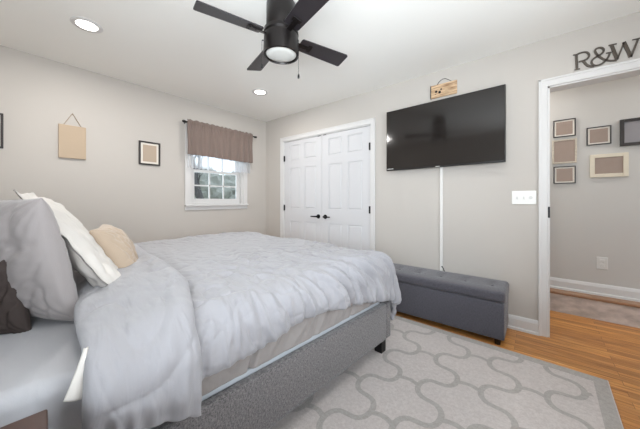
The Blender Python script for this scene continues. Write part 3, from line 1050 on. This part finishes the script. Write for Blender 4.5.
# ------------------------------------------------------------------ storage bench
BX0, BX1, BYF, BYB = 2.14, 3.345, -0.435, -0.036
bench = empty('storage_bench', ((BX0 + BX1) / 2, (BYF + BYB) / 2, 0), label='charcoal upholstered storage bench with tufted lid below the television', cat='bench')
hx, hy = (BX1 - BX0) / 2, (BYB - BYF) / 2
m = MB()
m.box(-hx + 0.004, hx - 0.004, -hy + 0.004, hy - 0.004, 0.050, 0.334, bev=0.012, seg=3)
m.build('body', M['bench_fabric'], bench, smooth=True)
def lid(sgn):
    pass
tufts = [(-hx + (k + 0.5) * (2 * hx) / 6, yy) for k in range(6) for yy in (-0.0,)]
def lid_surf(u, v):
    # superelliptic closed cushion: u around section (y,z), v along x
    x = lerp(-hx - 0.002, hx + 0.002, v)
    e = min(v, 1 - v) * 2 * hx
    k = 1.0 if e > 0.03 else sqrt(max(0, 1 - (1 - e / 0.03) ** 2))
    a = 2 * pi * u
    ca, sa = cos(a), sin(a)
    pw = 0.32
    yy = (hy + 0.004) * math.copysign(abs(ca) ** pw, ca)
    zz = 0.042 * math.copysign(abs(sa) ** (pw * 1.25), sa)
    kk = 0.86 + 0.14 * k
    kk2 = 0.55 + 0.45 * k
    if e < 1e-6:
        kk2 = 0.0 if False else 0.55
    y = yy * kk if v not in (0.0, 1.0) else yy * kk
    z = 0.376 + zz * (kk2 if zz > 0 else 1)
    if zz > 0.02:
        for tx, ty in tufts:
            d2 = (x - tx) ** 2 + (y - ty) ** 2
            z -= 0.018 * exp(-d2 / 0.0012) + 0.004 * exp(-d2 / 0.012)
        z += 0.006 * (1 - (y / hy) ** 2)
    return (x, y, z)
m = MB()
V = m.grid(lid_surf, 96, 150, closed_u=True)
for vcol in (0, -1):
    ring = [V[i][vcol] for i in range(96)]
    m.bm.faces.new(ring)
m.build('lid', M['bench_fabric'], bench, smooth=True, angle=60)
for tx, ty in tufts:
    MB().lathe([(0.0, 0.004), (0.008, 0.003), (0.012, 0.0), (0.010, -0.003), (0.0, -0.003)], (tx, ty, 0.403), n=16).build('button', M['stitch'], bench, smooth=True)
for sx_ in (-1, 1):
    for sy_ in (-1, 1):
        cx, cy = sx_ * (hx - 0.05), sy_ * (hy - 0.045)
        MB().cyl((cx, cy, 0.0), (cx, cy, 0.055), 0.018, 0.026, n=4).build('leg', M['black_metal'], bench)

# ------------------------------------------------------------------ rug
rug = MB()
rug.mi = 0
RWX, RWY = 2.96, 2.45
rug.box(-RWX, 0, -RWY, 0, 0.0, 0.010, bev=0.003)
rug.mi = 1
bd = 0.070
# border band: four strips a hair above the pile
for (a, b, c, d) in ((-RWX + 0.006, -0.006, -bd, -0.006), (-RWX + 0.006, -0.006, -RWY + 0.006, -RWY + bd), (-bd, -0.006, -RWY + bd, -bd), (-RWX + 0.006, -RWX + bd, -RWY + bd, -bd)):
    rug.box(a, b, c, d, 0.009, 0.0112)
RROT = radians(-1.6)
RC = Vector((3.868, -0.468, 0))
def rug_local(wx, wy):
    v = Vector((wx, wy, 0)) - RC
    c_, s_ = cos(-RROT), sin(-RROT)
    return (v.x * c_ - v.y * s_, v.x * s_ + v.y * c_)
def ribbon(pts, wd, zo=0.0):
    loc = [rug_local(*p) for p in pts]
    n = len(loc)
    Ls = []
    for i, p in enumerate(loc):
        a = loc[max(i - 1, 0)]; b = loc[min(i + 1, n - 1)]
        dx, dy = b[0] - a[0], b[1] - a[1]
        l = hypot(dx, dy) or 1
        Ls.append(((p[0] - dy / l * wd / 2, p[1] + dx / l * wd / 2), (p[0] + dy / l * wd / 2, p[1] - dx / l * wd / 2)))
    inside = lambda p: -RWX + bd < p[0] < -bd and -RWY + bd < p[1] < -bd
    for i in range(n - 1):
        q = (Ls[i][0], Ls[i + 1][0], Ls[i + 1][1], Ls[i][1])
        if all(inside(t) for t in q):
            f = rug.bm.faces.new([rug.bm.verts.new((t[0], t[1], 0.0110 + zo)) for t in q])
            f.material_index = 1
PX, PY = 0.295, 0.180
cx0, cy0 = 3.215, -0.895
hs = 0.062     # half length of the short edge
def s_edge(a, b):
    """lobed quatrefoil side: away from the vertex, a shoulder across, then on to the next vertex"""
    p = [(0, 0), (0.04, 0.26), (0.22, 0.47), (0.5, 0.5), (0.78, 0.53), (0.96, 0.74), (1, 1)]
    out = smooth_pts([(lerp(a[0], b[0], x), lerp(a[1], b[1], y)) for x, y in p], 3)
    return out[::-1]
for i in range(-8, 4):
    for j in range(-10, 4):
        if (i + j) % 2: continue
        cx, cy = cx0 + i * PX, cy0 + j * PY
        # short bottom edge with a small ogee dip
        y_ = cy - PY
        ribbon([(cx - hs + 2 * hs * k / 8, y_ + 0.018 * sin(pi * k / 8)) for k in range(9)], 0.031)
        # two lower sides
        ribbon(s_edge((cx - 2 * (PX - 0) / 2 + hs, cy + 0.005), (cx - hs, y_ + 0.004)), 0.031, 0.0002)
        ribbon(s_edge((cx + PX - hs, cy + 0.005), (cx + hs, y_ + 0.004)), 0.031, 0.0004)
ro = rug.build('area_rug', [M['rug'], M['rug_line']], fix=False)
ro.location = (RC.x, RC.y, 0.0)
ro.rotation_euler = (0, 0, RROT)
tag(ro, 'large cream rug with grey quatrefoil trellis under the bed', 'rug')

# ------------------------------------------------------------------ bed
BO = (2.70, -0.99, 0.0)
BROT = -radians(3.9)
FZ = 0.0115          # top of the rug
BW = 1.99            # frame width
def P(al, cr, z):
    """bed coordinates: al from foot towards head, cr from right side to left side"""
    return (-cr, -al, z)
def bbox(m, al0, al1, cr0, cr1, z0, z1, bev=0.0, seg=2):
    return m.box(-cr1, -cr0, -al1, -al0, z0, z1, bev=bev, seg=seg)

bed = empty('platform_bed', BO, BROT, label='grey tweed upholstered low platform bed frame', cat='bed')
bbox(MB(), 0.085, 2.12, 0.0, 0.045, 0.115, 0.372, bev=0.010, seg=3).build('side_rail', M['bed_fabric'], bed, smooth=True)
bbox(MB(), 0.085, 2.12, BW - 0.045, BW, 0.115, 0.372, bev=0.010, seg=3).build('side_rail', M['bed_fabric'], bed, smooth=True)
bbox(MB(), 0.022, 0.083, 0.0, BW, 0.115, 0.372, bev=0.012, seg=3).build('footboard', M['bed_fabric'], bed, smooth=True)
bbox(MB(), 2.122, 2.20, -0.02, BW + 0.02, FZ, 1.15, bev=0.02, seg=3).build('headboard', M['bed_fabric'], bed, smooth=True)
for al, cr in ((0.055, 0.025), (0.055, BW - 0.085), (2.03, 0.02), (2.03, BW - 0.08)):
    bbox(MB(), al, al + 0.06, cr, cr + 0.06, FZ, 0.118, bev=0.003).build('leg', M['black_metal'], bed)
m = MB()
for k in range(12):
    a = 0.12 + k * 0.168
    bbox(m, a, a + 0.08, 0.047, BW - 0.047, 0.165, 0.185)
m.build('slats', M['plank'], bed)

ms = empty('mattress', BO, BROT, label='white mattress base edge showing between rail and hanging sheet', cat='mattress')
bbox(MB(), 0.088, 2.10, 0.050, BW - 0.05, 0.186, 0.394, bev=0.015, seg=3).build('foundation', M['mattress'], ms, smooth=True)
bbox(MB(), 0.105, 2.10, 0.100, BW - 0.10, 0.395, 0.600, bev=0.05, seg=4).build('mattress_body', M['mattress'], ms, smooth=True)

def shell(u0, u1, v0, v1, ztop, r, flare, U, V):
    """a cloth over a box, straight base form: returns point and outward normal (cr, al, z)"""
    cu = min(max(U, u0), u1); cv = min(max(V, v0), v1)
    du, dv = U - cu, V - cv
    d = hypot(du, dv)
    if d < 1e-9:
        return cu, cv, ztop, (0, 0, 1), 0.0
    nx, ny = du / d, dv / d
    L = r * pi / 2
    if d < L:
        a = d / r
        h = r * sin(a); drop = r * (1 - cos(a)); nn = (nx * sin(a), ny * sin(a), cos(a))
    else:
        h = r + flare * (d - L); drop = r + (d - L); nn = (nx, ny, flare)
    return cu + nx * h, cv + ny * h, ztop - drop, nn, d

# fitted sheet over the mattress, hanging loose along the rail
def sheet_fn(u, v):
    U = interp([(0, 0.085 - 0.255), (0.10, 0.085 - 0.05), (0.16, 0.10), (0.84, 1.89), (0.9, 1.95), (1, 1.905 + 0.255)], u)
    V = interp([(0, 0.10 - 0.22), (0.08, 0.10), (1, 2.085)], v)
    c, a, z, n, d = shell(0.105, BW - 0.105, 0.125, 3.0, 0.622, 0.045, 0.02, U, V)
    hang = sm(0.03, 0.16, d)
    w_ = 0.016 * nz(V * 9 + U * 2, U * 1.5, 3) + 0.009 * nz(V * 21 + 4 * nz(U * 3, V * 3), U * 3, 8)
    w_ = w_ * hang * (1 - 0.6 * sm(0.14, 0.24, d))
    # a couple of deep vertical tucks
    for t in (1.13, 0.36):
        w_ -= 0.034 * hang * exp(-((V - t - 0.12 * (U + 0.05)) / 0.018) ** 2)
    k = abs(nz(U * 2.0 + V * 1.3, V * 4.0 - U * 0.8, 1.7))
    w_ += (1 - hang) * 0.006 * ((1 - min(1, k * 4)) ** 2 + 0.6 * nz(U * 3, V * 3, 5))
    # head end near side: the sheet is pulled into soft diagonal pleats
    w_ += 0.008 * hang * sm(1.6, 1.9, V) * sin((z - 0.62) * 60 + V * 14)
    z += 0.010 * sm(1.5, 2.0, V) * sm(0.5, 0.0, U)
    return P(a + n[1] * w_, c + n[0] * w_ + 0.0, z + n[2] * w_)
m = MB()
m.grid(sheet_fn, 170, 260)
so = m.build('bed_sheet', M['sheet'], smooth=True, angle=180, solid=0.003)
so.location = BO; so.rotation_euler = (0, 0, BROT)
tag(so, 'pale grey sheet covering the mattress and hanging below the duvet', 'bed sheet')

# looser warm grey sheet hanging between the duvet hem and the rail
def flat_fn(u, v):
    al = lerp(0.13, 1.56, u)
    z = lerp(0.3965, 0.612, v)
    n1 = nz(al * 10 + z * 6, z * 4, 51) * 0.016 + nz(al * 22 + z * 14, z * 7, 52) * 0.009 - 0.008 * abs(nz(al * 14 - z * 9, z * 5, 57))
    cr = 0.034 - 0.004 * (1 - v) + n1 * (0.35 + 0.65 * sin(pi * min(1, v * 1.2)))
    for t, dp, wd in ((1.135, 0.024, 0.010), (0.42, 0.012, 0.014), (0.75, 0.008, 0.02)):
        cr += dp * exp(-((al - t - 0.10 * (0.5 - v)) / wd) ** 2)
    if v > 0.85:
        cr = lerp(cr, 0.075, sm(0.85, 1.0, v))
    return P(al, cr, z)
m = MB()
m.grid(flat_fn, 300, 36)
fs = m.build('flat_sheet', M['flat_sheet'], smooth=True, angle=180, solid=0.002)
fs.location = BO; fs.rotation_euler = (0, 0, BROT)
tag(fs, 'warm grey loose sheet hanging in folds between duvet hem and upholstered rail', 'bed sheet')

# duvet --------------------------------------------------------------
U0, U1, V0, ZT, RR = 0.105, BW - 0.19, 0.085, 0.728, 0.150
LQ = RR * pi / 2
def top_z(U, V):
    return (0.022 * nz(U * 1.7, V * 1.7, 4.2) + 0.016 * sm(0.0, 0.6, U) * sm(0.0, 0.5, V)
            + 0.004 * sm(1.2, 1.7, U) * sm(0.2, 0.7, V) - 0.050 * sm(1.2, 1.6, V) * sm(1.5, 1.0, U))
def ridge(x):
    x = abs(x)
    return max(0.0, 1 - x * 3.2) ** 2
def duvet_wrinkle(U, V, d, du, dv):
    # folds that run down over the edge nearest to the point
    edge = sm(0.75, 0.0, U - U0) if U < 1.0 else sm(0.5, 0.0, U1 - U)
    foot = sm(0.55, 0.0, V - V0)
    wp = 0.35 * nz(U * 2.2, V * 2.2, 9.1)
    sl = 0.55 * (U0 - U)
    dens = lerp(1.0, 1.35, sm(1.3, 0.4, V))
    g = nz((V + sl * 0.5 + wp * 0.35) * 12 * dens, U * 1.8, 2.0)
    g2 = nz((V + sl * 0.4 + wp * 0.5) * 25 * dens, U * 3.2, 6.0)
    strength = lerp(0.6, 1.35, sm(1.25, 0.6, V)) * lerp(1.0, 0.7, sm(0.35, 0.05, V))
    side = (0.021 * g + 0.010 * g2 - 0.016 * ridge(nz((V + sl * 0.6 + wp * 0.5) * 9.5, U * 1.6, 12.0)) + 0.010 * ridge(nz((V + sl * 0.5 + wp * 0.5) * 15, U * 2.4, 22.0))) * strength * 1.5
    f = nz((U + wp * 0.3) * 11.0, V * 1.8, 3.0)
    f2 = nz((U + wp * 0.4) * 22, V * 3.0, 7.0)
    ft = 0.020 * f + 0.008 * f2
    hang = sm(-0.02, 0.22, d)
    ws = edge * lerp(0.30, 1.0, hang)
    wf = foot * lerp(0.30, 1.0, hang)
    if d > 0:
        q = abs(du) / (d + 1e-9)
        ws *= q; wf *= (1 - q * q)
    w_ = side * ws + ft * wf
    # crumple lines across the top
    c1 = nz(U * 3.4 + V * 1.5 + wp, V * 6.4 - U * 1.8 + wp, 1.3)
    c2 = nz(U * 7.0 - V * 3.0 + wp * 2, V * 9.5 + U * 3.1, 15.0)
    c3 = nz(U * 18.0 + V * 6.0, V * 20.0 - U * 5.0 + wp * 3, 25.0)
    calm = lerp(1.0, 0.35, sm(0.5, 1.1, U)) * lerp(1.0, 0.8, sm(0.8, 1.2, V))
    w_ += (1 - 0.6 * hang) * calm * (0.013 * ridge(c1) - 0.011 * ridge(c2 * 1.2) + 0.005 * c3)
    return w_
def duvet_pt(U, V, extra=0.0, wk=1.0):
    c, a, z, n, d = shell(U0, U1, V0, 9.0, ZT, RR, 0.10, U, V)
    du = U - min(max(U, U0), U1); dv = V - min(max(V, V0), 9.0)
    z += top_z(U, V) * (1 - sm(0.05, 0.3, d))
    w_ = duvet_wrinkle(U, V, d, du, dv) * wk + extra
    return P(a + n[1] * w_, c + n[0] * w_, z + n[2] * w_)
near_hem = [(-0.5, 0.30), (-0.3, 0.36), (0.0, 0.42), (0.09, 0.41), (0.29, 0.365), (0.46, 0.325), (0.61, 0.30), (0.74, 0.285), (0.86, 0.272), (1.02, 0.282), (1.15, 0.315), (1.45, 0.318), (2.0, 0.32)]
FOOT_D = 0.52
NU, NV = 330, 300
def duvet_fn(u, v):
    V = interp([(0, V0 - FOOT_D), (0.28, V0), (1, 1.56)], v)
    hem = interp(near_hem, V) + 0.012 * nz(V * 7, 3.3)
    U = interp([(0, U0 - hem), (0.22, U0), (0.82, U1), (1, U1 + 0.45)], u)
    e = min(U - (U0 - hem), V - (V0 - FOOT_D))
    roll = -0.030 * (1 - sqrt(max(0.0, 1 - (1 - e / 0.06) ** 2))) if e < 0.06 else 0.0
    roll += 0.006 * nz(V * 34 + U * 4, U * 9, 41) * sm(0.20, 0.0, e)
    return duvet_pt(U, V, roll)
m = MB()
m.grid(duvet_fn, NU, NV)
dv_o = m.build('duvet', M['duvet'], smooth=True, angle=180, solid=0.028)
dv_o.location = BO; dv_o.rotation_euler = (0, 0, BROT)
tag(dv_o, 'rumpled pale grey duvet spread over the bed and foot end', 'duvet')

def fold_v0(U):
    return interp([(-0.3, 1.43), (0.0, 1.42), (0.33, 1.325), (1.1, 1.285), (1.9, 1.27)], U)
def fold_hem(s):
    return lerp(0.405, 0.315, s)
def fold_fn(u, v):
    # u around the section (closed), v across the bed
    s_ = abs(2 * u - 1)          # 1 at foot-side edge (u=0/1), 0 at head-side edge
    upper = u < 0.5
    t = 1 - s_
    # t: 0 at foot edge .. 1 at head edge
    U_ = interp([(0, -0.0), (0.25, U0), (0.86, U1), (1, U1 + 0.40)], v)
    if v < 0.25:
        U_ = U0 - fold_hem(t) * (1 - v / 0.25) - 0.008 * nz(t * 9, 1) * (1 - v / 0.25)
    a0 = fold_v0(U_)
    a1 = 1.715 + 0.012 * nz(U_ * 4, 8) - 0.03 * sm(0.3, 0.7, U_)
    V_ = lerp(a0, a1, t)
    prof = (1 - abs(2 * t - 1) ** 5) ** 0.5 if 0 < t < 1 else 0.0
    pinch = lerp(0.35, 1.0, sm(0, 0.06, v)) if v > 0 else 0.0
    if upper:
        puff = 0.006 + 0.046 * prof * pinch
        wr_ = 0.015 * nz(V_ * 9 + U_ * 2.5, U_ * 2.0 - V_, 31) + 0.008 * nz(V_ * 20 + U_ * 6, U_ * 5, 33) - 0.012 * ridge(nz(V_ * 5 + U_ * 3, U_ * 3.2, 35))
        # small gathers at the hem
        wr_ += 0.007 * sin(V_ * 115 + 6 * nz(V_ * 6, 1)) * sm(0.10, 0.0, v)
        return duvet_pt(U_, V_, puff + wr_ * prof, 0.25)
    return duvet_pt(U_, V_, 0.004 - 0.004 * prof, 0.25)
m = MB()
m.grid(fold_fn, 180, 190, closed_u=True)
fo = m.build('folded_end', M['duvet'], dv_o, smooth=True, angle=180)
fo['label'] = 'thick turned-back head end of the duvet'
# sliver of white lining that shows at the near edge of the fold
def lin(u, v):
    al = lerp(1.70, 1.755 - 0.045 * v, u)
    zz = lerp(0.600, 0.700, v) - 0.012 * (1 - v) * (1 - u)
    cr = lerp(-0.005, 0.05, v ** 1.6) - 0.010 * sin(pi * u)
    return P(al, cr, zz)
m = MB()
m.grid(lin, 14, 24)
lo_ = m.build('lining_edge', M['pillow_white'], dv_o, smooth=True, angle=180, solid=0.004)
lo_['label'] = 'white lining sliver'

# pillows --------------------------------------------------------------
def pillow(name, material, w, h, t, center, W, Hd, label, group=None, flange=0.0, seed=0.0, pinch=0.09, wr=1.0, power=0.42, bend=0.0, n=90):
    """cushion with pinched corners. W, Hd: width and height direction in bed coordinates (al, cr, z)"""
    W = Vector(W).normalized(); Hd = Vector(Hd).normalized()
    N = W.cross(Hd).normalized()
    Hd = N.cross(W).normalized()
    C0 = Vector(center)
    m = MB()
    def side(sg):
        def fn(a, b):
            u, v = 2 * a - 1, 2 * b - 1
            # denser near the rim
            u = sin(u * pi / 2) * 0.5 + u * 0.5
            v = sin(v * pi / 2) * 0.5 + v * 0.5
            x = u * w / 2 * (1 - pinch * (1 - v * v) * u * u)
            y = v * h / 2 * (1 - pinch * (1 - u * u) * v * v)
            ku, kv = u, v
            if flange:
                f = 1 - flange
                ku = max(-1, min(1, u / f)); kv = max(-1, min(1, v / f))
            core = max(0.0, (1 - ku * ku) * (1 - kv * kv)) ** power
            z = t / 2 * core
            cr_ = hypot(abs(u) - 1, abs(v) - 1)
            # wrinkles radiating from corners and the seam
            ang = math.atan2(abs(v) - 1.05, abs(u) - 1.05)
            rad = 0.010 * sin(ang * 26 + 4 * nz(u * 2, v * 2, seed)) * exp(-cr_ * 2.2)
            w1 = 0.018 * nz(u * 4.6 + v * 1.2 + 1.0 * nz(u * 2, v * 2, seed + 4), v * 1.5 + seed, seed)
            w2 = -0.016 * ridge(nz(u * 4.0 + v * 1.6, v * 1.4 - u * 0.6, seed + 9))
            w3 = 0.006 * nz(u * 8, v * 9, seed + 2)
            z += (rad + w1 + w2 + w3) * wr * min(1, core * 1.6)
            fl = 0.0
            if flange:
                fl = 0.012 * nz(u * 5, v * 5, seed + 6) * (1 - min(1, core * 3))
            z = sg * z + fl + bend * (v * v - 0.3) + 0.02 * wr * nz(u * 1.2, v * 1.2, seed + 12)
            if flange and core == 0:
                z += sg * 0.0015
            p = C0 + W * x + Hd * y + N * z
            return P(p.x, p.y, p.z)
        return fn
    m.grid(side(1), n, n)
    m.grid(side(-1), n, n)
    bmesh.ops.remove_doubles(m.bm, verts=m.bm.verts[:], dist=0.0004)
    o = m.build(name, material, smooth=True, angle=180)
    o.location = BO; o.rotation_euler = (0, 0, BROT)
    return tag(o, label, 'pillow', group)

GP = 'pillows at the head of the bed'
pillow('pillow', M['pillow_grey'], 0.66, 0.51, 0.22, (1.905, 0.735, 0.880), (0.50, 0.86, 0.0), (0.28, 0.05, 0.9),
       'plump grey pillow leaning at the near head end in front', GP, seed=1.0, pinch=0.05, wr=0.6)
pillow('pillow', M['pillow_brown'], 0.36, 0.36, 0.15, (1.970, 0.645, 0.785), (0.80, 0.60, 0.0), (0.1, 0.0, 0.9),
       'dark brown pillow beside the grey pillow at the left edge', GP, seed=5.0, wr=0.6)
pillow('pillow', M['pillow_white'], 0.70, 0.67, 0.14, (1.660, 0.86, 0.880), (-0.06, 1.0, 0.0), (0.56, 0.0, 0.83),
       'white pillow with flat border leaning between the grey and beige pillows', GP, flange=0.10, seed=9.0, pinch=0.03, wr=1.0)
pillow('cushion', M['pillow_beige'], 0.36, 0.33, 0.17, (1.500, 0.96, 0.825), (-0.25, 1.0, 0.0), (0.50, 0.0, 0.86),
       'small beige cushion on the duvet in front of the white pillow', GP, seed=14.0, pinch=0.05, wr=0.5)

# ------------------------------------------------------------------ bedside table (its corner shows at the lower left)
ns_al, ns_cr = 1.782, -0.085
def nsp(al0, al1, cr0, cr1, z0, z1, bev=0.0):
    return bbox(MB(), al0, al1, cr0, cr1, z0, z1, bev=bev)
ns = empty('nightstand', BO, BROT, label='dark brown wooden bedside table corner beside the mattress at lower left', cat='nightstand')
nsp(ns_al, 2.19, ns_cr - 0.42, ns_cr, 0.620, 0.645, 0.004).build('table_top', M['walnut'], ns)
nsp(ns_al + 0.015, 2.18, ns_cr - 0.41, ns_cr - 0.012, 0.36, 0.619, 0.003).build('body', M['walnut'], ns)
for z0, z1 in ((0.375, 0.485), (0.495, 0.605)):
    d_ = nsp(ns_al + 0.001, ns_al + 0.014, ns_cr - 0.40, ns_cr - 0.022, z0, z1, 0.003).build('drawer', M['walnut'], ns)
    k_ = MB()
    k_.cyl(P(ns_al + 0.001, ns_cr - 0.21, (z0 + z1) / 2), P(ns_al - 0.018, ns_cr - 0.21, (z0 + z1) / 2), 0.008, 0.013, n=16)
    k_.build('knob', M['black_metal'], d_)
for al in (ns_al + 0.03, 2.13):
    for cr in (ns_cr - 0.39, ns_cr - 0.06):
        nsp(al, al + 0.035, cr, cr + 0.035, FZ, 0.362, 0.003).build('leg', M['walnut'], ns)
